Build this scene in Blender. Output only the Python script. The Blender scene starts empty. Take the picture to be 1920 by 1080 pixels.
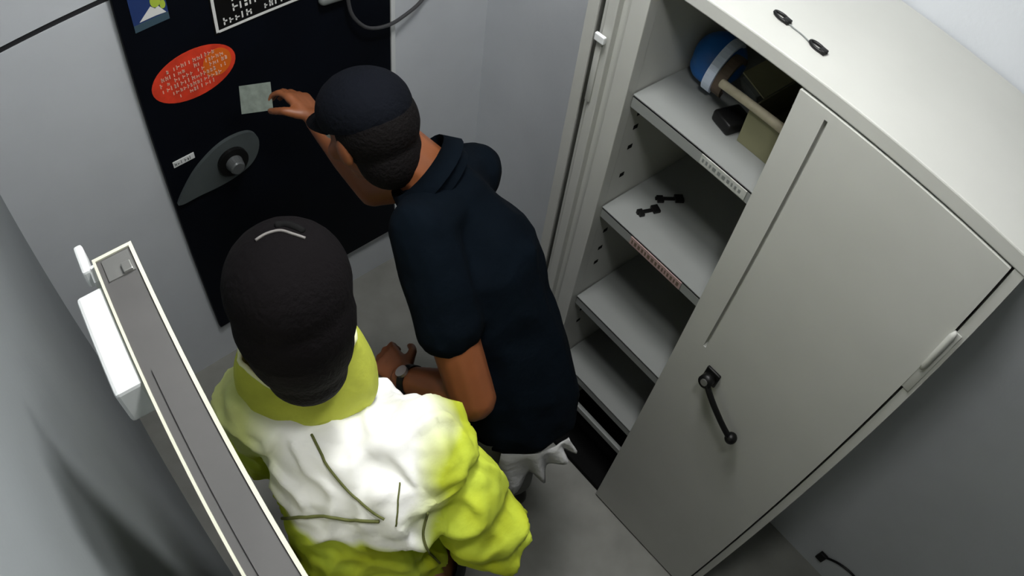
import bpy, bmesh, math, random
from mathutils import Vector, Matrix, noise
from mathutils.bvhtree import BVHTree

random.seed(7)
S = bpy.context.scene
C = S.collection

# ------------------------------------------------------------------ camera (ceiling security camera, mild fisheye)
F_PX = 1467.57
CAM = Vector((0.703, -0.988, 2.507))
ROT = [(0.637542, 0.764659, 0.0940066), (-0.66437, 0.483898, 0.569609), (0.390067, -0.425605, 0.816522)]
cd = bpy.data.cameras.new('camera'); cam = bpy.data.objects.new('camera', cd); C.objects.link(cam)
cd.sensor_fit = 'HORIZONTAL'; cd.sensor_width = 36.0
cd.type = 'PANO'; cd.panorama_type = 'FISHEYE_LENS_POLYNOMIAL'
cd.fisheye_fov = math.radians(170)
K1 = 1920 / 36.0 / F_PX
cd.fisheye_polynomial_k0 = 0.0
cd.fisheye_polynomial_k1 = -K1
cd.fisheye_polynomial_k2 = 0.0
cd.fisheye_polynomial_k3 = -0.012 * K1 ** 3
cd.fisheye_polynomial_k4 = 0.0
cd.clip_start = 0.01
cam.matrix_world = Matrix(((ROT[0][0], ROT[1][0], ROT[2][0], CAM.x), (ROT[0][1], ROT[1][1], ROT[2][1], CAM.y),
                           (ROT[0][2], ROT[1][2], ROT[2][2], CAM.z), (0, 0, 0, 1)))
S.camera = cam

# ------------------------------------------------------------------ world, exposure
w = bpy.data.worlds.new('world'); S.world = w; w.use_nodes = True
w.node_tree.nodes['Background'].inputs[0].default_value = (0.5, 0.52, 0.55, 1)
w.node_tree.nodes['Background'].inputs[1].default_value = 0.2
vs = S.view_settings
vs.view_transform = 'Standard'; vs.look = 'None'; vs.gamma = 1.0; vs.use_curve_mapping = False
vs.exposure = 0.0
LIGHT_MAIN = 64.0
LIGHT_SIDE = 23.0

# ------------------------------------------------------------------ materials
def mat(name, col, rough=0.6, metal=0.0, var=0.06, scale=6.0, bump=0.0, bscale=80.0, emit=None, estr=0.0, spec=None):
    m = bpy.data.materials.new(name); m.use_nodes = True
    nt = m.node_tree; b = nt.nodes['Principled BSDF']
    b.inputs['Roughness'].default_value = rough; b.inputs['Metallic'].default_value = metal
    tc = nt.nodes.new('ShaderNodeTexCoord')
    n = nt.nodes.new('ShaderNodeTexNoise'); n.inputs['Scale'].default_value = scale; n.inputs['Detail'].default_value = 4
    nt.links.new(tc.outputs['Object'], n.inputs['Vector'])
    r = nt.nodes.new('ShaderNodeValToRGB')
    r.color_ramp.elements[0].position = 0.3; r.color_ramp.elements[1].position = 0.7
    r.color_ramp.elements[0].color = tuple(c * (1 - var) for c in col) + (1,)
    r.color_ramp.elements[1].color = tuple(min(1, c * (1 + var)) for c in col) + (1,)
    nt.links.new(n.outputs['Fac'], r.inputs['Fac'])
    nt.links.new(r.outputs['Color'], b.inputs['Base Color'])
    if spec is not None: b.inputs['Specular IOR Level'].default_value = spec
    if bump:
        n2 = nt.nodes.new('ShaderNodeTexNoise'); n2.inputs['Scale'].default_value = bscale; n2.inputs['Detail'].default_value = 3
        nt.links.new(tc.outputs['Object'], n2.inputs['Vector'])
        bp = nt.nodes.new('ShaderNodeBump'); bp.inputs['Strength'].default_value = bump; bp.inputs['Distance'].default_value = 0.01
        nt.links.new(n2.outputs['Fac'], bp.inputs['Height']); nt.links.new(bp.outputs['Normal'], b.inputs['Normal'])
    if emit:
        b.inputs['Emission Color'].default_value = emit + (1,); b.inputs['Emission Strength'].default_value = estr
    return m

M = dict(
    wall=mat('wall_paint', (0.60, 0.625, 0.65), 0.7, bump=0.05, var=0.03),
    wall_shaded=mat('wall_paint_shaded', (0.24, 0.26, 0.265), 0.7, bump=0.05, var=0.06, scale=2.5),  # darker copy of the wall paint; the left wall's dimness is put into the colour
    ceil=mat('ceiling_paint', (0.5, 0.5, 0.5), 0.8),
    floor=mat('floor_vinyl', (0.25, 0.25, 0.225), 0.55, var=0.12, scale=9, bump=0.05),
    cab=mat('cabinet_enamel', (0.47, 0.475, 0.44), 0.45, var=0.03),
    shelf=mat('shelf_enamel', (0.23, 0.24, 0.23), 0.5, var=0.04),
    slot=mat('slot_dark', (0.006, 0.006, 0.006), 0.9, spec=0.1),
    rubber=mat('seal_rubber', (0.012, 0.012, 0.014), 0.7),
    machine=mat('machine_navy', (0.0016, 0.0026, 0.0055), 0.6, spec=0.12, var=0.2),
    black=mat('black_metal', (0.005, 0.005, 0.005), 0.4, spec=0.25),
    steel=mat('steel', (0.4, 0.4, 0.38), 0.35, metal=0.8),
    white=mat('white_plastic', (0.72, 0.74, 0.73), 0.4, var=0.02),
    print_white=mat('print_white', (0.75, 0.75, 0.72), 0.6),
    red=mat('sticker_red', (0.72, 0.05, 0.02), 0.45, var=0.2, scale=25),
    orange=mat('sticker_orange', (0.75, 0.14, 0.01), 0.45, var=0.1),
    pink=mat('print_pink', (0.85, 0.5, 0.38), 0.5),
    logo_blue=mat('logo_blue', (0.02, 0.045, 0.16), 0.4),
    logo_green=mat('logo_green', (0.42, 0.55, 0.06), 0.4),
    teal=mat('logo_base', (0.05, 0.09, 0.12), 0.4),
    plate=mat('lock_plate', (0.085, 0.10, 0.10), 0.4, metal=0.2, var=0.15),
    dial=mat('lock_dial', (0.16, 0.17, 0.17), 0.3, metal=0.4),
    leaf=mat('door_leaf', (0.082, 0.08, 0.077), 0.6, var=0.08, scale=14),
    edge=mat('door_edge', (0.62, 0.62, 0.50), 0.35),
    skin=mat('skin_brown', (0.21, 0.066, 0.022), 0.5, var=0.12, scale=14),
    skin2=mat('skin_tan', (0.34, 0.16, 0.09), 0.5, var=0.12, scale=14),
    navy=mat('shirt_navy', (0.0013, 0.0036, 0.0068), 0.9, spec=0.08, var=0.2, bump=0.25, bscale=40),
    cap=mat('cap_black', (0.0036, 0.0028, 0.0032), 0.9, spec=0.1, var=0.15, bump=0.3, bscale=120),
    cap2=mat('cap_navy', (0.004, 0.005, 0.008), 0.9, spec=0.1, var=0.15, bump=0.3, bscale=120),
    hair=mat('hair_black', (0.004, 0.003, 0.003), 0.8, spec=0.15, bump=0.4, bscale=150),
    trouser=mat('trouser_grey', (0.15, 0.15, 0.145), 0.85, var=0.12, bump=0.3, bscale=60),
    trouser2=mat('trouser_navy', (0.012, 0.014, 0.025), 0.85, var=0.15, bump=0.3, bscale=60),
    shoe=mat('shoe_black', (0.015, 0.014, 0.013), 0.5),
    rag=mat('rag_grey', (0.42, 0.42, 0.42), 0.9, bump=0.3),
    strap=mat('strap_pale', (0.16, 0.15, 0.14), 0.6),
    hiband=mat('sleeve_orange', (0.6, 0.25, 0.12), 0.8),
    rim=mat('collar_rim', (0.80, 0.82, 0.50), 0.7),
    collar=mat('collar_yellow', (0.50, 0.54, 0.06), 0.8, var=0.1, scale=20, bump=0.2),
    collar_in=mat('collar_olive', (0.40, 0.41, 0.03), 0.8, var=0.1, scale=20),
    seam_shade=mat('seam_shade_olive', (0.11, 0.12, 0.03), 0.8),
    blue=mat('bundle_blue', (0.004, 0.09, 0.32), 0.45, var=0.15),
    band=mat('band_white', (0.62, 0.70, 0.85), 0.5),
    brown=mat('strap_brown', (0.12, 0.085, 0.06), 0.7),
    grey=mat('case_grey', (0.17, 0.185, 0.175), 0.6),
    khaki=mat('cardboard_khaki', (0.20, 0.195, 0.11), 0.8, var=0.12),
    tube=mat('tube_beige', (0.42, 0.38, 0.27), 0.6, var=0.15, scale=40),
    lip_pale=mat('lip_label_pale', (0.40, 0.41, 0.38), 0.6, var=0.2, scale=60),
    label=mat('lip_label', (0.36, 0.25, 0.235), 0.6, var=0.1),
    paper=mat('paper_green', (0.17, 0.20, 0.17), 0.7, var=0.2, scale=60),
    cable=mat('cable_grey', (0.05, 0.05, 0.052), 0.4),
    lamp_frame=mat('lamp_frame', (0.7, 0.7, 0.7), 0.5),
)
def jacket_material():
    """fluorescent yellow with a white yoke over the shoulders, light glare included in its colour"""
    m = bpy.data.materials.new('jacket_fluorescent'); m.use_nodes = True
    nt = m.node_tree; L = nt.links; b = nt.nodes['Principled BSDF']; b.inputs['Roughness'].default_value = 0.75
    tc = nt.nodes.new('ShaderNodeTexCoord')
    at = nt.nodes.new('ShaderNodeAttribute'); at.attribute_name = 'yoke'
    n = nt.nodes.new('ShaderNodeTexNoise'); n.inputs['Scale'].default_value = 9; n.inputs['Detail'].default_value = 4
    L.new(tc.outputs['Object'], n.inputs['Vector'])
    r = nt.nodes.new('ShaderNodeValToRGB')
    r.color_ramp.elements[0].position = 0.35; r.color_ramp.elements[0].color = (0.50, 0.56, 0.015, 1)
    r.color_ramp.elements[1].position = 0.65; r.color_ramp.elements[1].color = (0.62, 0.74, 0.06, 1)
    L.new(n.outputs['Fac'], r.inputs['Fac'])
    mix = nt.nodes.new('ShaderNodeMix'); mix.data_type = 'RGBA'
    L.new(at.outputs['Fac'], mix.inputs[0]); L.new(r.outputs['Color'], mix.inputs[6])
    mix.inputs[7].default_value = (0.92, 0.92, 0.88, 1)  # white panel, with the glare of strong light painted into it
    L.new(mix.outputs[2], b.inputs['Base Color'])
    n2 = nt.nodes.new('ShaderNodeTexNoise'); n2.inputs['Scale'].default_value = 45; n2.inputs['Detail'].default_value = 3
    L.new(tc.outputs['Object'], n2.inputs['Vector'])
    bp = nt.nodes.new('ShaderNodeBump'); bp.inputs['Strength'].default_value = 0.3; bp.inputs['Distance'].default_value = 0.006
    L.new(n2.outputs['Fac'], bp.inputs['Height']); L.new(bp.outputs['Normal'], b.inputs['Normal'])
    return m
M['jacket'] = jacket_material()

# ------------------------------------------------------------------ mesh helpers (vertices are world coordinates)
def V(*a): return Vector(a)
def box(bm, x0, x1, y0, y1, z0, z1, mtx=None, bev=0.0):
    vs_ = [bm.verts.new((x, y, z)) for x in (x0, x1) for y in (y0, y1) for z in (z0, z1)]
    f = [(0, 1, 3, 2), (4, 6, 7, 5), (0, 4, 5, 1), (2, 3, 7, 6), (0, 2, 6, 4), (1, 5, 7, 3)]
    fs = [bm.faces.new([vs_[i] for i in q]) for q in f]
    if bev:
        ed = list({e for q in fs for e in q.edges})
        r = bmesh.ops.bevel(bm, geom=ed, offset=bev, segments=2, affect='EDGES', profile=0.5)
        vs_ = list({v for q in r['faces'] for v in q.verts} | {v for v in vs_ if v.is_valid})
    if mtx is not None:
        bmesh.ops.transform(bm, matrix=mtx, verts=[v for v in vs_ if v.is_valid])
    return bm
def frame_of(d, ref=None):
    d = Vector(d).normalized()
    ref = Vector(ref) if ref is not None else (V(0, 0, 1) if abs(d.z) < 0.9 else V(1, 0, 0))
    u = ref.cross(d)
    if u.length < 1e-6: u = V(1, 0, 0).cross(d)
    u.normalize(); v = d.cross(u)
    return u, v, d
def tube(bm, pts, r, seg=10, cap=True):
    pts = [Vector(p) for p in pts]
    rs = r if isinstance(r, (list, tuple)) else [r] * len(pts)
    rings = []; u = None
    for i, p in enumerate(pts):
        d = (pts[min(i + 1, len(pts) - 1)] - pts[max(i - 1, 0)])
        if d.length < 1e-9: d = V(0, 0, 1)
        d.normalize()
        if u is None: u, v, _ = frame_of(d)
        else:
            u = (u - d * u.dot(d)).normalized(); v = d.cross(u)
        rings.append([bm.verts.new(p + (u * math.cos(a) + v * math.sin(a)) * rs[i]) for a in [2 * math.pi * k / seg for k in range(seg)]])
    for a, b in zip(rings, rings[1:]):
        for k in range(seg):
            bm.faces.new((a[k], a[(k + 1) % seg], b[(k + 1) % seg], b[k]))
    if cap:
        bm.faces.new(rings[0][::-1]); bm.faces.new(rings[-1])
    return bm
def prism(bm, poly, n, depth):
    """extrude a planar polygon (world points) by depth along n"""
    n = Vector(n).normalized() * depth
    a = [bm.verts.new(Vector(p)) for p in poly]; b = [bm.verts.new(Vector(p) + n) for p in poly]
    bm.faces.new(a[::-1]); bm.faces.new(b)
    for i in range(len(a)):
        j = (i + 1) % len(a); bm.faces.new((a[i], a[j], b[j], b[i]))
    return bm
def spline(pts, n=8):
    pts = [Vector(p) for p in pts]; out = []
    for i in range(len(pts) - 1):
        p0 = pts[max(i - 1, 0)]; p1 = pts[i]; p2 = pts[i + 1]; p3 = pts[min(i + 2, len(pts) - 1)]
        for k in range(n):
            t = k / n
            out.append(0.5 * ((2 * p1) + (p2 - p0) * t + (2 * p0 - 5 * p1 + 4 * p2 - p3) * t * t + (3 * p1 - p0 - 3 * p2 + p3) * t ** 3))
    out.append(pts[-1]); return out
def link(name, me, m, parent=None, smooth=False):
    o = bpy.data.objects.new(name, me)
    if m is not None:
        me.materials.clear(); me.materials.append(m if not isinstance(m, str) else M[m])
    if smooth:
        me.polygons.foreach_set('use_smooth', [True] * len(me.polygons))
    C.objects.link(o)
    if parent is not None:
        o.parent = parent
        top = parent
        T = Vector(parent['_o']) if '_o' in parent else V(0, 0, 0)
        o.matrix_parent_inverse = Matrix.Translation(-T)
    return o
def obj(name, bm, m, parent=None, smooth=False):
    bmesh.ops.recalc_face_normals(bm, faces=bm.faces)
    me = bpy.data.meshes.new(name); bm.to_mesh(me); bm.free()
    return link(name, me, m, parent, smooth)
def tag(o, label=None, cat=None, group=None, kind=None):
    if label: o['label'] = label
    if cat: o['category'] = cat
    if group: o['group'] = group
    if kind: o['kind'] = kind
    return o
def thing(name, label, cat, loc, group=None):
    e = bpy.data.objects.new(name, None); C.objects.link(e); e.location = loc; e.empty_display_size = 0.1
    e['_o'] = tuple(loc)
    return tag(e, label, cat, group)
def bx(name, m, parent, *a, bev=0.0, mtx=None, smooth=False):
    bm = bmesh.new(); box(bm, *a, bev=bev, mtx=mtx); return obj(name, bm, m, parent, smooth)

# organic surfaces: overlapping capsules / ellipsoids fused into one skin
def prim_capsule(bm, p0, p1, r0, r1, flat=None):
    b2 = bmesh.new()
    for p, r in ((p0, r0), (p1, r1)):
        bmesh.ops.create_icosphere(b2, subdivisions=2, radius=r, matrix=Matrix.Translation(Vector(p)))
    h = bmesh.ops.convex_hull(b2, input=b2.verts)
    bmesh.ops.delete(b2, geom=[g for g in h['geom_interior'] if isinstance(g, bmesh.types.BMVert)], context='VERTS')
    bmesh.ops.recalc_face_normals(b2, faces=b2.faces)
    me = bpy.data.meshes.new('tmp'); b2.to_mesh(me); b2.free(); bm.from_mesh(me); bpy.data.meshes.remove(me)
def prim_ell(bm, c, rad, axes=None):
    R_ = Matrix.Identity(4)
    if axes: 
        for i in range(3):
            for j in range(3): R_[j][i] = axes[i][j]
    m4 = Matrix.Translation(Vector(c)) @ R_ @ Matrix.Diagonal((rad[0], rad[1], rad[2], 1))
    bmesh.ops.create_icosphere(bm, subdivisions=3, radius=1.0, matrix=m4)
def blob(name, prims, voxel, smooth_it, m, parent=None, disp=None, cuts=None):
    bm = bmesh.new()
    for p in prims:
        if p[0] == 'c': prim_capsule(bm, *p[1:])
        else: prim_ell(bm, *p[1:])
    me = bpy.data.meshes.new('tmp'); bm.to_mesh(me); bm.free()
    o = bpy.data.objects.new('tmp', me); C.objects.link(o)
    md = o.modifiers.new('r', 'REMESH'); md.mode = 'VOXEL'; md.voxel_size = voxel; md.use_smooth_shade = True
    if smooth_it:
        sm = o.modifiers.new('s', 'SMOOTH'); sm.factor = 0.5; sm.iterations = smooth_it
    dg = bpy.context.evaluated_depsgraph_get(); dg.update()
    out = bpy.data.meshes.new_from_object(o.evaluated_get(dg), depsgraph=dg)
    bpy.data.objects.remove(o); bpy.data.meshes.remove(me)
    if disp:
        ns = [v.normal.copy() for v in out.vertices]
        for v, n in zip(out.vertices, ns): v.co = v.co + n * disp(v.co, n)
    if cuts:
        b2 = bmesh.new(); b2.from_mesh(out)
        for co, no in cuts:
            bmesh.ops.bisect_plane(b2, geom=b2.verts[:] + b2.edges[:] + b2.faces[:], plane_co=co, plane_no=no, clear_outer=True)
        b2.to_mesh(out); b2.free()
    out.name = name
    return link(name, out, m, parent, True)

# ================================================================== STRUCTURE
XF, XN, YL, YR, ZC = -0.89, 2.7, -1.15, 0.415, 2.78
tag(bx('floor', 'floor', None, XF - .1, XN + .1, YL - .1, YR + .1, -0.06, 0.0), kind='structure')
tag(bx('ceiling', 'ceil', None, XF - .1, XN + .1, YL - .1, YR + .1, ZC, ZC + .06), kind='structure')
tag(bx('wall_right', 'wall', None, XF - .1, XN + .1, YR, YR + .08, 0, ZC), kind='structure')
tag(bx('wall_left', 'wall_shaded', None, XF - .1, XN + .1, YL - .08, YL, 0, ZC), kind='structure')
tag(bx('wall_near', 'plate', None, XN, XN + .08, YL, YR, 0, ZC), kind='structure')
bm = bmesh.new()
box(bm, XF - .08, XF - .03, YL, YR, 0, ZC)
box(bm, XF - .03, XF, YL, YR, 0, 1.558)
box(bm, XF - .03, XF, YL, YR, 1.574, ZC)
wf = tag(obj('wall_far', bm, 'wall'), kind='structure')
bx('seal_strip', 'rubber', wf, XF - .03, XF - .004, YL, YR, 1.558, 1.574)

# ------------------------------------------------------------------ ceiling lamps
def ceiling_lamp(name, label, x, y, sx, sy, power, col):
    t = thing(name, label, 'lamp', (x, y, ZC - 0.05), 'ceiling lamps')
    bm = bmesh.new()
    for a in ((-sx, sx, -sy, -sy + .02), (-sx, sx, sy - .02, sy), (-sx, -sx + .02, -sy, sy), (sx - .02, sx, -sy, sy)):
        box(bm, x + a[0], x + a[1], y + a[2], y + a[3], ZC - .05, ZC)
    obj('frame', bm, 'lamp_frame', t)
    dm = mat(name + '_diffuser', (0.9, 0.9, 0.9), 0.4, emit=col, estr=power)
    bx('diffuser', dm, t, x - sx + .02, x + sx - .02, y - sy + .02, y + sy - .02, ZC - .04, ZC - .03)
    return t
ceiling_lamp('ceiling_lamp', 'large square lamp panel on the ceiling beside the machine', 0.02, -0.34, 0.17, 0.17, LIGHT_MAIN * 1.0, (1, 1, 1))
ceiling_lamp('ceiling_lamp', 'small square lamp panel on the ceiling above the open door', 0.60, -0.62, 0.10, 0.10, LIGHT_SIDE * 4, (1, 1, 1))

# ================================================================== DARK MACHINE on the far wall
XM = -0.868
mach = thing('machine_front', 'tall dark navy machine front with stickers and a round dial lock, on the far wall', 'machine', (XM, -0.35, 0.207))
bx('panel', 'machine', mach, XF + .001, XM, -0.726, 0.03, 0.207, 2.15, bev=0.004)
bx('edge_strip', 'white', mach, XF + .001, XM + .001, 0.031, 0.045, 0.207, 2.15)
def ym(y, z, dx=0.0): return V(XM + dx, y, z)
# oval sticker
def oval(cy, cz, ry, rz, tilt=0.0, n=40):
    out = []
    for k in range(n):
        a = 2 * math.pi * k / n; y, z = ry * math.cos(a), rz * math.sin(a)
        out.append((cy + y * math.cos(tilt) - z * math.sin(tilt), cz + y * math.sin(tilt) + z * math.cos(tilt)))
    return out
bm = bmesh.new(); prism(bm, [ym(y, z, .0005) for y, z in oval(-0.572, 1.268, .119, .075)], (1, 0, 0), .0015)
st = obj('oval_sticker', bm, 'red', mach); st['label'] = 'red oval sticker with small illegible print'
bm = bmesh.new(); prism(bm, [ym(y, z, .0021) for y, z in oval(-0.505, 1.272, .040, .042)], (1, 0, 0), .0006)
obj('orange_patch', bm, 'orange', st)
bm = bmesh.new()
def scribble(bm, y0, y1, z, h, dx, rnd, gap=0.3, jitter=0.25):
    """a line of illegible print: little upright strokes standing on one baseline"""
    y = y0
    while y < y1:
        wd = h * rnd.uniform(0.35, 0.75)
        if rnd.random() > gap * 0.4:
            hh = h * rnd.uniform(0.7, 1.1)
            k = rnd.random()
            box(bm, XM + dx, XM + dx + .0006, y, y + h * .2, z, z + hh)
            if k > .3: box(bm, XM + dx, XM + dx + .0006, y, min(y + wd, y1), z + hh * .42, z + hh * .62)
            if k > .6: box(bm, XM + dx, XM + dx + .0006, y + wd - h * .2, y + wd, z, z + hh * .8)
        y += wd + h * .28
rr = random.Random(3)
for i, (z, a) in enumerate(((1.305, .070), (1.287, .088), (1.270, .095), (1.252, .092), (1.234, .078), (1.217, .05))):
    scribble(bm, -0.572 - a, -0.572 + a * .95, z, .0125, .0027, rr)
obj('lettering', bm, 'pink', st)
# notice with white rounded frame
nt_ = bx('notice_panel', 'black', mach, XM, XM + .002, -0.496, -0.215, 1.352, 1.72, bev=0.0008)
bm = bmesh.new()
for a in ((-0.492, -0.484, 1.358, 1.715), (-0.227, -0.219, 1.358, 1.715), (-0.484, -0.227, 1.356, 1.363), (-0.484, -0.227, 1.71, 1.717)):
    box(bm, XM + .002, XM + .003, *a)
obj('border', bm, 'print_white', nt_)
bm = bmesh.new(); rr = random.Random(11)
for i in range(10):
    z = 1.372 + i * .030
    scribble(bm, -0.468 + (0.03 if i in (1, 2) else 0), -0.245 - (0.05 if i in (2, 4, 7) else 0), z, .020, .0022, rr)
obj('lettering', bm, 'print_white', nt_)
# logo plate
lg = bx('logo_plate', 'logo_blue', mach, XM, XM + .002, -0.690, -0.600, 1.478, 1.60)
bx('logo_base', 'teal', lg, XM + .0005, XM + .0025, -0.690, -0.600, 1.458, 1.478)
bm = bmesh.new()
prism(bm, [ym(-0.674, 1.482, .0022), ym(-0.612, 1.482, .0022), ym(-0.640, 1.512, .0022)], (1, 0, 0), .0008)
prism(bm, [ym(-0.655, 1.484, .0022), ym(-0.605, 1.480, .0022), ym(-0.622, 1.506, .0022)], (1, 0, 0), .0009)
obj('white_peak', bm, 'print_white', lg)
bm = bmesh.new(); prism(bm, [ym(y, z, .0022) for y, z in oval(-0.626, 1.522, .013, .018)], (1, 0, 0), .0012); obj('green_leaf', bm, 'logo_green', lg)
bm = bmesh.new(); prism(bm, [ym(y, z, .0022) for y, z in oval(-0.610, 1.505, .007, .012)], (1, 0, 0), .0012); obj('green_leaf', bm, 'logo_green', lg)
# lock plate with dial
bm = bmesh.new()
pl = [(-0.735, .868), (-0.700, .895), (-0.650, .950), (-0.600, .985), (-0.545, 1.008), (-0.490, 1.010), (-0.452, .995), (-0.436, .960),
      (-0.445, .915), (-0.475, .880), (-0.53, .862), (-0.59, .858), (-0.65, .862), (-0.70, .862)]
pl = [(max(y, -0.718), z) for y, z in pl]
pts = [p for p in spline([ym(y, z, .0005) for y, z in pl] + [ym(*pl[0], .0005)], 4)][:-1]
prism(bm, pts, (1, 0, 0), .012); lp = obj('lock_plate', bm, 'plate', mach)
bm = bmesh.new(); tube(bm, [ym(-0.528, .932, .013), ym(-0.528, .932, .026)], .047, 32); obj('dial_ring', bm, 'black', lp)
bm = bmesh.new(); tube(bm, [ym(-0.528, .932, .026), ym(-0.528, .932, .030), ym(-0.528, .932, .052), ym(-0.528, .932, .056)], [.026, .026, .022, .018], 24); obj('dial_knob', bm, 'dial', lp)
# small white tag
tg = bx('white_tag', 'white', mach, XM, XM + .003, -0.694, -0.628, 0.998, 1.019, bev=.001)
bm = bmesh.new(); rr = random.Random(5); scribble(bm, -0.690, -0.633, 1.003, .011, .0032, rr); obj('lettering', bm, 'grey', tg)

# cable hanging in a loop beside the machine
bm = bmesh.new()
cp = [(-0.858, -0.175, 1.47), (-0.845, -0.13, 1.36), (-0.835, -0.118, 1.27), (-0.83, -0.085, 1.215), (-0.83, -0.045, 1.19), (-0.835, 0.005, 1.178), (-0.845, 0.05, 1.176), (-0.858, 0.11, 1.185), (-0.870, 0.15, 1.20), (-0.880, 0.19, 1.235), (-0.882, 0.20, 1.5), (-0.882, 0.20, 1.9)]
tube(bm, spline(cp, 8), .0058, 8)
cb = obj('cable', bm, 'cable', None, True)
tag(cb, 'dark cable drooping in a loop beside the dark machine', 'cable')
bm = bmesh.new(); prim_capsule(bm, (-0.8505, -0.19, 1.335), (-0.8525, -0.13, 1.325), .016, .013)
tag(obj('connector', bm, 'grey', None, True), 'grey plug fixed to the dark machine by the drooping cable', 'plug')

# ================================================================== STORAGE CABINET
cab = thing('storage_cabinet', 'tall light grey steel cabinet with its left door open and shelves showing', 'cabinet', (0.35, 0.2, 0.0))
H = 1.83; YB = 0.410
bm = bmesh.new()
box(bm, -0.095, -0.083, 0.012, YB, 0.0, H - .032)            # left outer sheet
box(bm, -0.083, 0.0, 0.03, 0.045, 0.0, H - .032)             # stile web
box(bm, 0.0, 0.012, 0.03, YB, 0.03, H - .032)                 # inner side
box(bm, 0.772, 0.792, 0.0, YB, 0.0, H - .032)                # right side
box(bm, -0.083, 0.772, YB - .008, YB, 0.0, H - .032)         # back
obj('carcass', bm, 'cab', cab)
bx('lid', 'cab', cab, -0.100, 0.796, -0.002, YB, H - .032, H, bev=.003)
bm = bmesh.new()
box(bm, -0.028, 0.013, 0.0, 0.03, 0.0, H - .032, bev=.002)
box(bm, -0.058, -0.028, 0.020, 0.03, 0.0, H - .032)
box(bm, -0.083, -0.058, 0.004, 0.03, 0.0, H - .032, bev=.002)
obj('stile', bm, 'cab', cab)
bx('base_pan_shaded', 'slot', cab, 0.0121, 0.772, 0.012, YB - .008, 0.004, 0.03)  # near-black colour stands in for the shade below the lowest shelf
SH = (1.521, 1.176, 0.811, 0.483)
shelves = []
for i, s in enumerate(SH):
    bm = bmesh.new()
    box(bm, 0.015, 0.766, 0.021, 0.398, s - .006, s)
    box(bm, 0.015, 0.766, 0.021, 0.026, s - .034, s - .001, bev=.0015)
    box(bm, 0.015, 0.766, 0.026, 0.040, s - .034, s - .030)
    shelves.append(obj('shelf', bm, 'shelf', cab))
bx('crossbar', 'shelf', cab, 0.015, 0.766, 0.030, 0.044, 0.292, 0.318, bev=.002)
for z in (1.44, 1.40, 1.34, 1.25, 1.05, 0.98, 0.92, 0.70, 0.64):
    bx('shelf_slot', 'slot', cab, 0.0121, 0.0127, 0.058, 0.072, z, z + .012)
    bx('shelf_slot', 'slot', cab, 0.0121, 0.0127, 0.345, 0.359, z, z + .012)
lb = bx('lip_label', 'label', shelves[1], 0.115, 0.275, 0.0185, 0.0209, 1.146, 1.170)
lb['label'] = 'pinkish label strip'
bm = bmesh.new(); rr = random.Random(21)
y = 0.12
while y < 0.265:
    a = rr.uniform(.003, .008); box(bm, y, y + a, 0.0178, 0.0184, 1.152, 1.164); y += a + .005
obj('lettering', bm, 'brown', lb)
lb = bx('lip_label', 'lip_pale', shelves[0], 0.205, 0.32, 0.0185, 0.0209, 1.492, 1.515)
bm = bmesh.new(); y = 0.21
while y < 0.312:
    a = rr.uniform(.003, .008); box(bm, y, y + a, 0.0178, 0.0184, 1.499, 1.508); y += a + .005
obj('lettering', bm, 'grey', lb)
# closed door with a pressed groove
bm = bmesh.new()
x0, x1, zt, zb, ze = 0.338, 0.767, H - .036, 0.014, 1.09
box(bm, x0, x1, 0.012, 0.018, zb, zt)
box(bm, x0, 0.3965, -0.004, 0.012, zb, zt)
box(bm, 0.4035, x1, -0.004, 0.012, zb, zt)
box(bm, 0.3965, 0.4035, -0.004, 0.012, zb, ze)
box(bm, 0.3965, 0.4035, -0.004, 0.012, zt - .018, zt)
dr = obj('door', bm, 'cab', cab)
# handle: lock body, spindle, cranked lever and ball knob
bm = bmesh.new()
box(bm, 0.432, 0.472, -0.012, -0.0042, 1.005, 1.055, bev=.003)
tube(bm, [(0.452, -0.012, 1.030), (0.452, -0.036, 1.036)], .017, 16)
tube(bm, spline([(0.452, -0.030, 1.036), (0.49, -0.036, 1.005), (0.54, -0.034, .962), (0.576, -0.030, .934)], 5), [.0075] * 15 + [.0065], 8)
bmesh.ops.create_uvsphere(bm, u_segments=16, v_segments=10, radius=.0155, matrix=Matrix.Translation((0.578, -0.026, .932)))
hd = obj('handle', bm, 'black', dr, True); hd['label'] = 'black cranked lever handle with a ball end'
bm = bmesh.new(); tube(bm, [(0.452, -0.0365, 1.036), (0.452, -0.039, 1.0365)], .009, 12); obj('lock_cylinder', bm, 'steel', dr)
# hinges
bm = bmesh.new(); hx = 0.7705
tube(bm, [(hx, -0.008, 1.512), (hx, -0.009, 1.525), (hx, -0.009, 1.618), (hx, -0.008, 1.630)], [.003, .0065, .0065, .003], 12)
box(bm, hx - .004, hx + .014, -0.003, -0.0002, 1.44, 1.625, bev=.001)
obj('hinge', bm, 'cab', cab, True)
bm = bmesh.new(); hx = -0.0835
box(bm, hx - .004, hx + .010, -0.0005, 0.0035, 1.44, 1.615, bev=.001)
hg = obj('hinge', bm, 'cab', cab, True)
bx('hinge_cap', 'white', hg, hx - .006, hx + .020, -0.009, -0.0006, 1.602, 1.620, bev=.002)
# open door folded back along the cabinet's left side
bm = bmesh.new()
box(bm, -0.128, -0.124, 0.0, 0.405, 0.014, H - .036)
box(bm, -0.124, -0.100, 0.0, 0.004, 0.014, H - .036)
box(bm, -0.124, -0.100, 0.401, 0.405, 0.014, H - .036)
box(bm, -0.124, -0.100, 0.004, 0.401, H - .040, H - .036)
box(bm, -0.124, -0.100, 0.004, 0.401, 0.014, 0.018)
obj('door', bm, 'cab', cab)

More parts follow.
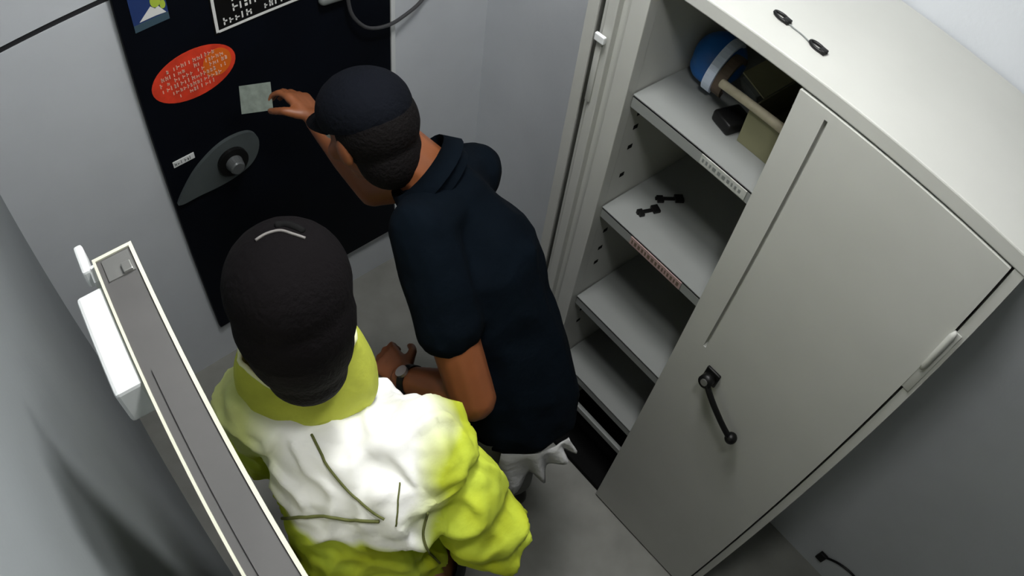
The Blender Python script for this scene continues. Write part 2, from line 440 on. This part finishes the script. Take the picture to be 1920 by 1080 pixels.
# ------------------------------------------------------------------ on the top shelf
z1 = SH[0]
t = thing('blue_bundle', 'rounded blue bundle with a white band on the top shelf', 'bundle', (0.08, 0.19, z1))
blob('shell', [('e', (0.075, 0.205, z1 + .062), (.055, .062, .058)), ('e', (0.070, 0.20, z1 + .037), (.050, .055, .035))], .006, 4, 'blue', t)
def arcband(bm, c, rad, wid, thk, a0, a1, ax_u, ax_v, n=20):
    c = Vector(c); u = Vector(ax_u).normalized(); v = Vector(ax_v).normalized(); wv = u.cross(v).normalized()
    rings = []
    for k in range(n + 1):
        a = a0 + (a1 - a0) * k / n; d = u * math.cos(a) + v * math.sin(a)
        rings.append([bm.verts.new(c + d * (rad + q) + wv * e) for q, e in ((0, -wid), (thk, -wid), (thk, wid), (0, wid))])
    for a, b in zip(rings, rings[1:]):
        for k in range(4): bm.faces.new((a[k], a[(k + 1) % 4], b[(k + 1) % 4], b[k]))
    bm.faces.new(rings[0][::-1]); bm.faces.new(rings[-1])
bm = bmesh.new(); arcband(bm, (0.098, 0.185, z1 + .066), .053, .010, .009, -1.1, 2.6, (0.15, -1, 0.1), (0.1, 0.15, 1)); obj('white_band', bm, 'band', t)
bm = bmesh.new(); arcband(bm, (0.118, 0.183, z1 + .056), .036, .011, .012, -1.2, 2.9, (0.15, -1, 0.1), (0.1, 0.15, 1)); obj('brown_strap', bm, 'brown', t)
rz = lambda a, c: Matrix.Translation(Vector(c)) @ Matrix.Rotation(a, 4, 'Z') @ Matrix.Translation(-Vector(c))
t = thing('grey_case', 'small grey case tipped up behind the blue bundle on the top shelf', 'case', (0.165, 0.27, z1))
mm = Matrix.Translation((0.175, 0.27, z1 + .052)) @ Matrix.Rotation(-0.35, 4, 'Z') @ Matrix.Rotation(0.45, 4, 'X')
bx('case_body', 'grey', t, -0.030, 0.030, -0.062, 0.055, -0.015, 0.015, bev=.003, mtx=mm)
bx('case_lid', 'grey', t, -0.0315, 0.0315, -0.0635, -0.02, -0.0165, 0.0165, bev=.003, mtx=mm)
# open box: four walls, bottom
t = thing('open_box', 'open khaki cardboard box at the door side of the top shelf', 'box', (0.29, 0.16, z1))
X0, X1, Y0, Y1, ZT = 0.222, 0.35, 0.105, 0.30, z1 + .088
bx('bottom', 'khaki', t, X0, X1, Y0, Y1, z1 + .0005, z1 + .004)
for a in ((X0, X0 + .003, Y0, Y1), (X1 - .003, X1, Y0, Y1), (X0 + .003, X1 - .003, Y0, Y0 + .003), (X0 + .003, X1 - .003, Y1 - .003, Y1)):
    bx('side_panel', 'khaki', t, *a, z1 + .004, ZT)
mm = Matrix.Translation((X0, 0, ZT)) @ Matrix.Rotation(-2.15, 4, 'Y')
bx('flap', 'khaki', t, 0.0, 0.003, Y0 + .045, Y1 - .01, 0.001, 0.065, mtx=Matrix.Translation((X0, 0, ZT)) @ Matrix.Rotation(-1.25, 4, 'Y'))
bm = bmesh.new(); tube(bm, [(0.150, 0.098, z1 + .098), (0.151, 0.098, z1 + .098), (0.24, 0.101, z1 + .098), (0.33, 0.104, z1 + .097), (0.345, 0.104, z1 + .097)], [.0085, .0095, .0095, .0105, .0105], 14)
tag(obj('cardboard_tube', bm, 'tube', None, True), 'thin beige tube lying across the rim of the khaki box', 'tube')
bm = bmesh.new(); box(bm, 0.158, 0.212, 0.098, 0.165, z1 + .0005, z1 + .028, bev=.006, mtx=rz(-.25, (0.18, .13, 0)))  # black block added where only shadow lies beside the box
tag(obj('shadow_block', bm, 'black', None, True), 'black block standing in for the shadow beside the khaki box on the top shelf', 'shadow_block')
# ------------------------------------------------------------------ two dark clips on the second shelf
z2 = SH[1]
for i, (x, y, a, l, lab) in enumerate(((0.088, 0.100, 1.2, .030, 'short dark clip on the second shelf, nearer the shelf edge'), (0.092, 0.172, 0.95, .036, 'longer dark clip on the second shelf, deeper inside'))):
    bm = bmesh.new(); mm = Matrix.Translation((x, y, z2 + .0005)) @ Matrix.Rotation(a, 4, 'Z')
    box(bm, -l, l, -.004, .004, 0, .006, mtx=mm, bev=.001)
    box(bm, l * .35, l * .95, -.011, .011, 0, .008, mtx=mm, bev=.001)
    box(bm, -l * .9, -l * .45, -.012, .008, 0, .007, mtx=mm, bev=.001)
    tag(obj('metal_clip', bm, 'black', None), lab, 'clip')
# ------------------------------------------------------------------ cord with clasps on the cabinet top
zt = H
t = thing('clasp_cord', 'thin cord with a dark looped clasp at each end on the cabinet top', 'cord', (0.268, 0.075, zt))
bm = bmesh.new(); tube(bm, spline([(0.240, .076, zt + .003), (0.255, .074, zt + .002), (0.272, .073, zt + .002), (0.295, .066, zt + .003)], 5), .0013, 6); obj('cord', bm, 'grey', t)
for (x, y, a) in ((0.226, 0.079, -0.15), (0.310, 0.068, -.12)):
    bm = bmesh.new(); mm = Matrix.Translation((x, y, zt + .004)) @ Matrix.Rotation(a, 4, 'Z')
    pts = [mm @ V(.017 * math.cos(k * math.pi / 8), .0075 * math.sin(k * math.pi / 8), 0) for k in range(17)]
    tube(bm, pts, .0030, 6); box(bm, .006, .018, -.007, .007, -.0035, .004, mtx=mm, bev=.001)
    obj('clasp', bm, 'black', t, True)
# cable at the foot of the right wall
bm = bmesh.new(); tube(bm, spline([(1.04, .4105, .085), (1.06, .4105, .118), (1.11, .4105, .155), (1.18, .4105, .165), (1.30, .4105, .13), (1.42, .4105, .02), (1.43, .4105, .0045)], 6), .0042, 8)
box(bm, 1.030, 1.062, .402, .4149, .080, .128, bev=.003)
tag(obj('wall_cable', bm, 'black', None), 'thin dark cable clipped low on the wall past the cabinet', 'cable')

# ================================================================== ROOM DOOR standing open against the left wall
ang = math.atan(-0.066)
LM = Matrix.Translation((0.166, -0.9755, 0)) @ Matrix.Rotation(ang, 4, 'Z')   # local x along leaf
ZD = 1.93
LEN = 0.82
bm = bmesh.new(); box(bm, 0.003, LEN, -0.0185, 0.0185, 0.012, ZD, mtx=LM)
leaf = tag(obj('door_1', bm, 'leaf'), 'grey room door standing open beside the left wall, seen from above', kind='structure')
bx('edge_strip', 'edge', leaf, 0.003, LEN, 0.0186, 0.0225, 0.012, ZD + .002, mtx=LM)
bx('edge_strip', 'edge', leaf, 0.003, LEN, -0.0215, -0.0186, 0.012, ZD + .002, mtx=LM)
bx('edge_strip', 'edge', leaf, -0.001, 0.003, -0.0215, 0.0225, 0.012, ZD + .002, mtx=LM)
bm = bmesh.new(); box(bm, 0.006, 0.034, -0.013, 0.016, ZD, ZD + .0015, mtx=LM); box(bm, 0.022, 0.034, 0.004, 0.014, ZD + .0015, ZD + .005, mtx=LM, bev=.001)
obj('top_plate', bm, 'steel', leaf)
bx('seam_plate', 'leaf', leaf, 0.145, LEN, -0.010, 0.0165, ZD, ZD + .002, mtx=LM)
sb = bx('sensor_box', 'white', leaf, 0.030, 0.150, -0.051, -0.0216, ZD - .055, ZD - .002, mtx=LM, bev=.004)
sb['label'] = 'white plastic door sensor box'
bm = bmesh.new(); box(bm, -0.035, 0.004, -0.036, -0.026, ZD - .03, ZD - .004, mtx=LM, bev=.003); box(bm, -0.004, 0.018, -0.028, -0.0216, ZD - .028, ZD - .008, mtx=LM)
obj('latch_hook', bm, 'white', leaf)

# ================================================================== PEOPLE
def P_(*a): return Vector(a)
def lerp(a, b, t): return a + (b - a) * t
def hand(prims, wrist, d, n, thumb, curl=0.5, size=1.0, tcurl=0.4, spread=0.04):
    """palm + five fingers. d: towards the fingers, n: palm normal (the way fingers curl), thumb: side of the thumb"""
    d = Vector(d).normalized(); n = Vector(n); n = (n - d * n.dot(d)).normalized()
    th = Vector(thumb); th = (th - d * th.dot(d) - n * th.dot(n)).normalized()
    s = size
    for o in (-.026, -.009, .009, .026):
        prims.append(('c', wrist + d * .012 * s + th * o * .7 * s, wrist + d * .082 * s + th * o * 1.05 * s, .0145 * s, .0125 * s))
    tips = []
    for i, (o, l) in enumerate(((.030, .072), (.010, .080), (-.010, .075), (-.029, .058))):
        base = wrist + d * (.086 - abs(o) * .15) * s + th * o * s
        a = curl * .55; p = base; fd = d + th * o * spread * 10
        r = (.0088, .0090, .0086, .0076)[i] * s
        for seg, fl in enumerate((.45, .31, .24)):
            dd = (fd * math.cos(a) + n * math.sin(a)).normalized()
            q = p + dd * l * fl * s
            prims.append(('c', p, q, r * (1 - .08 * seg), r * (1 - .08 * (seg + 1)))); p = q; a += curl * .95
        tips.append(p)
    base = wrist + d * .028 * s + th * .030 * s + n * .006 * s
    a1 = (d * .62 + th * .72 + n * .25).normalized()
    q = base + a1 * .036 * s; prims.append(('c', base, q, .0135 * s, .0105 * s))
    a2 = (d * .85 + th * (.45 - tcurl) + n * (.2 + tcurl)).normalized()
    q2 = q + a2 * .030 * s; prims.append(('c', q, q2, .0102 * s, .0095 * s))
    a3 = (d * .9 + th * (.25 - tcurl) + n * (.2 + tcurl)).normalized()
    q3 = q2 + a3 * .024 * s; prims.append(('c', q2, q3, .0095 * s, .0078 * s))
    return tips, q3
def head(prims, c, f, u, s=1.0):
    """c: centre of the skull, f: the way the face looks, u: crown direction"""
    f = Vector(f).normalized(); u = Vector(u); u = (u - f * u.dot(f)).normalized(); r = f.cross(u)
    A = (f, r, u)
    E_ = lambda o, rad: prims.append(('e', c + f * o[0] * s + r * o[1] * s + u * o[2] * s, tuple(k * s for k in rad), A))
    E_((-.008, 0, .030), (.094, .074, .085))       # cranium
    E_((.022, 0, -.020), (.068, .062, .085))       # face
    E_((.040, 0, -.085), (.040, .040, .030))       # chin and jaw
    E_((-.004, 0, -.065), (.055, .056, .045))
    E_((.086, 0, -.022), (.016, .012, .026))       # nose
    E_((.095, 0, -.036), (.013, .016, .010))
    E_((.080, 0, -.062), (.014, .024, .007))       # lips
    E_((.078, 0, -.073), (.013, .021, .008))
    for k in (-1, 1):
        E_((.074, .030 * k, .022), (.014, .026, .009))   # brows
        E_((.060, .042 * k, -.030), (.022, .022, .022))  # cheeks
        E_((-.004, .077 * k, -.012), (.018, .009, .031)) # ears
    return f, r, u
def eyes(parent, c, f, r, u, s=1.0):
    for k in (-1, 1):
        p = c + f * .078 * s + r * .030 * k * s + u * .002 * s
        bm = bmesh.new(); bmesh.ops.create_uvsphere(bm, u_segments=16, v_segments=10, radius=.0125 * s, matrix=Matrix.Translation(p)); e = obj('eye', bm, 'white', parent, True)
        bm = bmesh.new(); bmesh.ops.create_uvsphere(bm, u_segments=12, v_segments=8, radius=.0065 * s, matrix=Matrix.Translation(p + f * .0075 * s)); obj('iris', bm, 'hair', e, True)
def folds(amp, scale, stretch, seed, amp2=0.0, scale2=30):
    stretch = Vector(stretch)
    def fn(p, n):
        q = Vector((p.x * stretch.x, p.y * stretch.y, p.z * stretch.z)) * scale + Vector((seed, seed * 1.7, seed * .3))
        a = noise.noise(q); ridge = 1 - abs(a) * 2.2
        return amp * (ridge - .4) * .7 + amp * .5 * noise.noise(q * 2.1) + amp2 * noise.noise(p * scale2)
    return fn
def shoe(parent, ankle, toe_dir, name='shoe'):
    d = Vector((toe_dir[0], toe_dir[1], 0)).normalized(); a = Vector((ankle.x, ankle.y, 0))
    pr = [('c', a - d * .035 + V(0, 0, .040), a + d * .10 + V(0, 0, .038), .040, .040), ('c', a + d * .10 + V(0, 0, .036), a + d * .165 + V(0, 0, .031), .042, .030),
          ('c', a - d * .01 + V(0, 0, .05), a + V(0, 0, .105), .042, .044)]
    o = blob(name, pr, .008, 4, 'shoe', parent, cuts=[((0, 0, .004), (0, 0, -1))])
    return o

# ---------------------------------------------------------------- person in navy, leaning towards the machine
def blue_person():
    pel = P_(.165, -.335, .96); chest = P_(.0, -.345, 1.235); neck = P_(-.115, -.360, 1.385)
    hc = P_(-.225, -.440, 1.49)
    Ls, Rs = P_(-.020, -.462, 1.395), P_(-.165, -.225, 1.285)
    Le, Lw = P_(.195, -.495, 1.110), P_(.030, -.548, 1.000)
    Re, Rw = P_(-.300, -.39, 1.215), P_(-.478, -.425, 1.31)
    Lh, Rh = P_(.178, -.395, .93), P_(.145, -.265, .93)
    Lk, Rk = P_(.120, -.440, .52), P_(.085, -.240, .52)
    La, Ra = P_(.170, -.450, .09), P_(.140, -.225, .09)
    fwd = (hc - neck).normalized()
    pr = []
    pr += [('c', pel, lerp(pel, chest, .5), .118, .110), ('c', lerp(pel, chest, .5), chest, .110, .118), ('c', chest, lerp(chest, neck, .75), .118, .065),
           ('c', Ls, Rs, .058, .058), ('c', neck, hc, .058, .055),
           ('c', Lh, Lk, .074, .056), ('c', Rh, Rk, .074, .056), ('c', Lk, La, .056, .040), ('c', Rk, Ra, .056, .040),
           ('c', Ls, Le, .054, .049), ('c', Le, lerp(Le, Lw, .4), .049, .046), ('c', lerp(Le, Lw, .4), Lw, .046, .031),
           ('c', Rs, Re, .052, .041), ('c', Re, lerp(Re, Rw, .4), .042, .040), ('c', lerp(Re, Rw, .4), Rw, .040, .028)]
    for a in (La, Ra): pr.append(('c', a, a + V(-.12, 0, -.045), .035, .03))
    hand(pr, Lw, (-.95, .05, -.3), (.1, .45, -.9), (-.3, .9, .4), curl=.75)
    tips, tt = hand(pr, Rw, (-.9, -.05, .15), (-.15, -.55, -.8), (.1, -.6, .75), curl=.6, tcurl=.5)
    f, r, u = head(pr, hc, (-.80, -.25, -.42), (-.50, -.1, .86))
    b = blob('person', pr, .0055, 3, 'skin')
    tag(b, 'person in a dark navy short-sleeved shirt and cap leaning towards the dark machine', 'person')
    eyes(b, hc, f, r, u)
    # shirt
    g = .014
    sp = [('c', pel + V(.008, 0, -.055), lerp(pel, chest, .5), .150, .138), ('c', lerp(pel, chest, .5), chest, .135, .142), ('c', chest, lerp(chest, neck, .7), .142, .085),
          ('c', Ls, Rs, .066, .066), ('c', Ls, lerp(Ls, Le, .52), .066, .070), ('c', Rs, lerp(Rs, Re, .5), .066, .064), ('c', lerp(chest, neck, .6), neck, .085, .068)]
    dirL = (Le - Ls).normalized()
    sh = blob('shirt', sp, .008, 5, 'navy', b, disp=folds(.010, 7, (1, 1, 1), 2.0), cuts=[(tuple(pel + V(0, 0, -.10)), (0.2, 0, -1))])
    sol = sh.modifiers.new('thick', 'SOLIDIFY'); sol.thickness = .004; sol.offset = -1
    # collar
    bm = bmesh.new(); ax = (hc - neck).normalized(); uu, vv, _ = frame_of(ax)
    rings = [[bm.verts.new(neck + ax * h + (uu * math.cos(a) + vv * math.sin(a)) * rad) for a in [2 * math.pi * k / 24 for k in range(24)]] for h, rad in ((-.01, .080), (.050, .076), (.015, .094))]
    for a, c2 in zip(rings, rings[1:]):
        for k in range(24): bm.faces.new((a[k], a[(k + 1) % 24], c2[(k + 1) % 24], c2[k]))
    o = obj('collar', bm, 'navy', b, True)
    # trousers
    tp = [('c', pel + V(.01, 0, -.02), pel + V(.01, 0, -.10), .130, .130), ('c', Lh, Lk, .094, .078), ('c', Rh, Rk, .094, .078), ('c', Lk, La + V(0, 0, .04), .078, .066), ('c', Rk, Ra + V(0, 0, .04), .078, .066), ('c', Lh, Rh, .096, .096)]
    blob('trousers', tp, .010, 5, 'trouser', b, disp=folds(.010, 6, (1, 1, .6), 5.0), cuts=[((0, 0, pel.z - .05), (0, 0, 1))])
    shoe(b, La, (-1, -.1)); shoe(b, Ra, (-1, .15))
    # pale cloth hanging from the waistband
    bm = bmesh.new(); N = 14
    pts = [P_(.322, -.318, .915), P_(.314, -.350, .895), P_(.296, -.392, .885), P_(.255, -.445, .885)]
    top = spline(pts, 12)
    g1 = []
    for i, p in enumerate(top):
        hh = .022 + .0042 * i + .020 * math.sin(i * .42 + 1.2)
        out_ = (p - pel); out_.z = 0; out_.normalize()
        g1.append([bm.verts.new(p + out_ * (.012 + .018 * math.sin(i * .62 + k * .5) * k / 5 + .02 * k / 5) + V(0, 0, -hh * k / 5)) for k in range(6)])
    for a, c2 in zip(g1, g1[1:]):
        for k in range(5): bm.faces.new((a[k], a[k + 1], c2[k + 1], c2[k]))
    o = obj('waist_cloth', bm, 'rag', b, True); o['label'] = 'pale cloth hanging at the waistband'
    o.modifiers.new('thick', 'SOLIDIFY').thickness = .004
    # cap: crown, brim
    hu, hr, hf = u, r, f
    A = (hf, hr, hu)
    cc = hc + hu * .042 - hf * .006
    blob('cap', [('e', cc, (.104, .084, .078), A)], .006, 2, 'cap2', b, cuts=[(tuple(hc + hu * .030), tuple(-hu))])
    bm = bmesh.new(); n_ = 18; ro = []; ri = []
    for k in range(n_ + 1):
        a = -1.25 + 2.5 * k / n_
        d = hf * math.cos(a) * 1.0 + hr * math.sin(a) * .82
        ri.append(hc + hu * .034 + d * .092)
        ro.append(hc + hu * (.034 - .012) + d * .092 + hf * (.070 * max(0, math.cos(a * 1.2))))
    vi = [bm.verts.new(p) for p in ri]; vo = [bm.verts.new(p) for p in ro]
    for k in range(n_): bm.faces.new((vi[k], vi[k + 1], vo[k + 1], vo[k]))
    o = obj('brim', bm, 'cap2', b, True); o.modifiers.new('t', 'SOLIDIFY').thickness = .004
    blob('hair', [('e', hc + hu * .010 - hf * .020, (.092, .082, .085), A), ('e', hc - hu * .055 - hf * .030, (.064, .068, .075), A)], .006, 3, 'hair', b, cuts=[(tuple(hc + hf * .004), tuple(hf))])
    # watch
    wd = (Lw - Le).normalized(); wp = lerp(Le, Lw, .88); uu, vv, _ = frame_of(wd)
    bm = bmesh.new(); arcband(bm, wp, .033, .009, .004, 0, 2 * math.pi, uu, vv, 28); wt = obj('watch', bm, 'black', b)
    nrm = V(.15, -.1, 1); nrm = (nrm - wd * nrm.dot(wd)).normalized()
    bm = bmesh.new(); tube(bm, [wp + nrm * .035, wp + nrm * .043], .014, 20); obj('watch_face', bm, 'steel', wt)
    # paper slip held between finger tips and thumb
    mid = (tips[0] + tips[1] + tt) / 3
    ex = V(-.55, -.83, 0).normalized(); ey = V(-.35, .22, .9); ey = (ey - ex * ey.dot(ex)).normalized()
    c0 = mid + ex * .030 + ey * .016
    bm = bmesh.new()
    nn = ex.cross(ey) * .0006
    prism(bm, [c0 + ex * a + ey * c2 for a, c2 in ((-.036, -.032), (.040, -.038), (.041, .030), (-.034, .036))], nn, .0012)
    tag(obj('paper_slip', bm, 'paper', None), 'grey-green paper slip held in the hand against the dark machine', 'paper')
    return b
blue_person()

# ---------------------------------------------------------------- person in the high-visibility jacket, back to the camera
def vis_person():
    hc = P_(.112, -.782, 1.605); neck = P_(.155, -.800, 1.44)
    chest = P_(.205, -.790, 1.25); pel = P_(.315, -.835, .93)
    fw = V(-.72, .69, 0).normalized(); rt = V(.69, .72, 0).normalized()
    Ls, Rs = neck - rt * .165 + V(.02, .0, -.085), neck + rt * .185 + V(.02, .0, -.085)
    nb = P_(.118, -.790, 1.43)
    Ls = P_(.075, -.890, 1.355); Rs = P_(.305, -.690, 1.345)
    Re = P_(.430, -.648, 1.10); Rw = P_(.355, -.600, .87)
    Le = P_(.045, -.885, 1.08); Lw = P_(-.10, -.74, 1.00)
    Lh, Rh = pel + V(-.05, -.055, -.02), pel + V(.05, .075, -.02)
    Lk, Rk = P_(.225, -.850, .50), P_(.330, -.720, .50)
    La, Ra = P_(.265, -.880, .09), P_(.385, -.740, .09)
    pr = [('c', pel, lerp(pel, chest, .5), .12, .11), ('c', lerp(pel, chest, .5), chest, .11, .12), ('c', chest, lerp(chest, nb, .6), .105, .055), ('c', Ls, P_(.17, -.79, 1.31), .050, .05), ('c', Rs, P_(.17, -.79, 1.31), .050, .05), ('c', P_(.15, -.795, 1.34), nb, .052, .050), ('c', nb, hc, .050, .052),
          ('c', Lh, Lk, .082, .056), ('c', Rh, Rk, .082, .056), ('c', Lk, La, .054, .040), ('c', Rk, Ra, .054, .040),
          ('c', Ls, Le, .048, .040), ('c', Le, Lw, .040, .028), ('c', Rs, Re, .050, .041), ('c', Re, Rw, .041, .028)]
    for a in (La, Ra): pr.append(('c', a, a + V(-.10, .06, -.045), .035, .03))
    hand(pr, Rw, (-.4, .15, -.9), (-.7, -.4, .3), (-.3, .9, .2), curl=.5)
    hand(pr, Lw, (-.8, .5, -.2), (.1, .2, -.9), (.5, .8, .2), curl=.6)
    f, r, u = head(pr, hc, (-.82, .42, -.38), (-.36, .12, .92))
    b = blob('person', pr, .0055, 3, 'skin2')
    tag(b, 'person in a yellow high-visibility jacket and black cap, seen from behind', 'person')
    eyes(b, hc, f, r, u)
    # jacket
    up = chest - pel
    jp = [('c', pel + V(.0, 0, -.08), lerp(pel, chest, .45), .150, .145), ('c', lerp(pel, chest, .45), chest, .145, .150), ('c', chest, lerp(chest, neck, .35), .150, .080),
          ('c', Ls + V(.02, .01, -.01), P_(.18, -.79, 1.30), .066, .085), ('c', Rs, P_(.18, -.79, 1.30), .076, .085),
          ('c', Rs, Re, .078, .076), ('c', Re, lerp(Re, Rw, .85), .078, .055), ('c', Ls, Le, .062, .058), ('c', Le, lerp(Le, Lw, .85), .058, .05),
          ('e', tuple(P_(.305, -.765, 1.265)), (.10, .10, .11)), ('e', tuple(P_(.235, -.82, 1.30)), (.085, .075, .085))]
    def fold(p, n):
        a = noise.noise(Vector((p.x * 7, p.y * 7, p.z * 4)) + V(3.1, .2, 5))
        ridge = max(0, 1 - abs(a) * 3.2)
        c2 = noise.noise(Vector((p.x * 15, p.y * 15, p.z * 11)) + V(9, 1, 2))
        r2 = max(0, 1 - abs(c2) * 3.5)
        out_ = .013 * (ridge - .3) + .010 * (r2 - .3) + .004 * noise.noise(p * 33)
        # sleeve creases running around the arm
        d = (p - Rs).dot((Re - Rs).normalized())
        if (p - Rs).cross((Re - Rs).normalized()).length < .13 and d > .03:
            out_ += .008 * math.sin(d * 62 + 3 * noise.noise(p * 8))
        return out_
    jk = blob('jacket', jp, .0075, 5, 'jacket', b, disp=fold, cuts=[(tuple(pel + V(0, 0, -.12)), (0, 0, -1))])
    me = jk.data
    at = me.attributes.new('yoke', 'FLOAT', 'POINT')
    sm = lambda a, b_, x: max(0., min(1., (x - a) / (b_ - a)))
    vals = []
    for v in me.vertices:
        p = v.co
        k = sm(1.245, 1.262, p.z + .02 * noise.noise(p * 9))                 # above the lower edge of the yoke
        side = (p - neck).dot(rt)
        k *= 1 - sm(.17, .215, side + .03 * noise.noise(p * 14))               # sleeve stays yellow
        k *= 1 - .75 * sm(-.04, -.11, side)
        vals.append(k)
    at.data.foreach_set('value', vals)
    jk.modifiers.new('thick', 'SOLIDIFY').thickness = .004
    # collar: an open standing ring, higher at the front corners
    bm = bmesh.new(); n_ = 48
    cf = V(-.85, .52, 0).normalized(); cr = V(.52, .85, 0).normalized()
    rin = []
    for k in range(n_):
        a = 2 * math.pi * k / n_
        ca, sa = math.cos(a), math.sin(a)                  # ca: forward, sa: right
        fb, fr_ = (.085 if ca > 0 else .058), (.075 if ca > 0 else .040)
        pb = V(.135, -.800, 1.385) + cf * ca * fb + cr * sa * .112
        hz = 1.447 + .085 * max(0, sa) ** 2.2 + .043 * max(0, -sa) ** 2 + .05 * max(0, ca)
        pt = V(.118, -.795, hz) + cf * ca * fr_ + cr * sa * .090
        ring = []
        for t_ in (0, .2, .4, .6, .8, 1):
            p = pb.lerp(pt, t_); d = (cf * ca + cr * sa)
            p = p + d * (.012 * math.sin(math.pi * t_) + .006 * noise.noise(V(ca * 3, sa * 3, t_ * 2)))
            ring.append(bm.verts.new(p))
        rin.append(ring)
    for k in range(n_):
        a, c2 = rin[k], rin[(k + 1) % n_]
        for j in range(5): bm.faces.new((a[j], c2[j], c2[j + 1], a[j + 1]))
    rim_pts = [[v.co.copy() for v in r_] for r_ in rin]
    o = obj('collar', bm, 'collar', b, True)
    md = o.modifiers.new('thick', 'SOLIDIFY'); md.thickness = .007
    o.modifiers.new('sub', 'SUBSURF').render_levels = 1
    bm = bmesh.new(); tube(bm, [r_[-1].copy() for r_ in rim_pts] + [rim_pts[0][-1].copy()], .0042, 8, cap=False); obj('collar_rim', bm, 'rim', b, True)
    # trousers and shoes
    tp = [('c', pel, pel + V(0, 0, -.08), .125, .125), ('c', Lh, Lk, .100, .074), ('c', Rh, Rk, .100, .074), ('c', Lk, La + V(0, 0, .04), .074, .062), ('c', Rk, Ra + V(0, 0, .04), .074, .062)]
    blob('trousers', tp, .010, 5, 'trouser2', b, disp=folds(.008, 6, (1, 1, .6), 8.0), cuts=[((0, 0, pel.z + .04), (0, 0, 1))])
    shoe(b, La, (-1, .6)); shoe(b, Ra, (-1, .7))
    # cap worn with its half-moon opening showing; hair below
    A = (f, r, u)
    blob('cap', [('e', hc + u * .040 - f * .010, (.112, .092, .086), A), ('e', hc - u * .005 - f * .025, (.094, .089, .090), A)], .006, 3, 'cap', b, cuts=[(tuple(hc - u * .055), tuple(-u)), (tuple(hc + f * .055 - u * .02), tuple((f - u * .55)))])
    blob('hair', [('e', hc - u * .035 - f * .030, (.080, .080, .088), A), ('e', hc - u * .085 - f * .035, (.055, .062, .060), A)], .006, 3, 'hair', b, cuts=[(tuple(hc + f * .01), tuple(f))])
    return b, jk, hc, f, r, u
vb, vj, vhc, vf, vr, vu = vis_person()

# seams and a painted fold shadow laid on the jacket and the strap on the cap, found by casting rays onto the finished surfaces
def ray_dir(px, py):
    x, y = px - 960, py - 540; rr_ = math.hypot(x, y); th = rr_ / F_PX
    for _ in range(12): th = rr_ / F_PX + .012 * th ** 3
    c = (x / rr_ * math.sin(th), -y / rr_ * math.sin(th), -math.cos(th))
    return Vector([sum(ROT[i][k] * c[i] for i in range(3)) for k in range(3)])
def surf_pts(o, pix, lift):
    me = o.data
    bv = BVHTree.FromPolygons([v.co for v in me.vertices], [p.vertices for p in me.polygons])
    out = []
    for q in spline([V(a, b_, 0) for a, b_ in pix], 6):
        h = bv.ray_cast(CAM, ray_dir(q.x, q.y))
        if h[0] is not None: out.append(h[0] + h[1] * lift)
    return out
for pix, r_ in ((((585, 815), (610, 865), (650, 915), (695, 955), (722, 972)), .0022), (((532, 972), (600, 966), (660, 974), (712, 976)), .003),
                (((800, 960), (792, 1000), (800, 1030), (822, 1056)), .0022), (((750, 905), (745, 945), (743, 985)), .0014)):  # first curve on this line is a fold's shadow drawn as a dark line
    pts = surf_pts(vj, pix, .003)
    if len(pts) > 4:
        bm = bmesh.new(); tube(bm, pts, r_, 6); obj('seam_shade', bm, 'seam_shade', vj, True)
capo = [o for o in vb.children if o.name.startswith('cap')][0]
pts = surf_pts(capo, ((480, 452), (500, 440), (525, 434), (548, 440), (572, 448)), .0015)
if len(pts) > 4:
    bm = bmesh.new(); tube(bm, pts, .0022, 6); obj('strap', bm, 'strap', capo, True)
pts = surf_pts(capo, ((515, 425), (535, 422), (555, 428), (570, 436)), .0005)
if len(pts) > 4:
    bm = bmesh.new(); tube(bm, pts, [.002] + [.0055] * (len(pts) - 2) + [.002], 8); obj('opening', bm, 'slot', capo, True)

for o in S.objects:
    if '_o' in o: del o['_o']
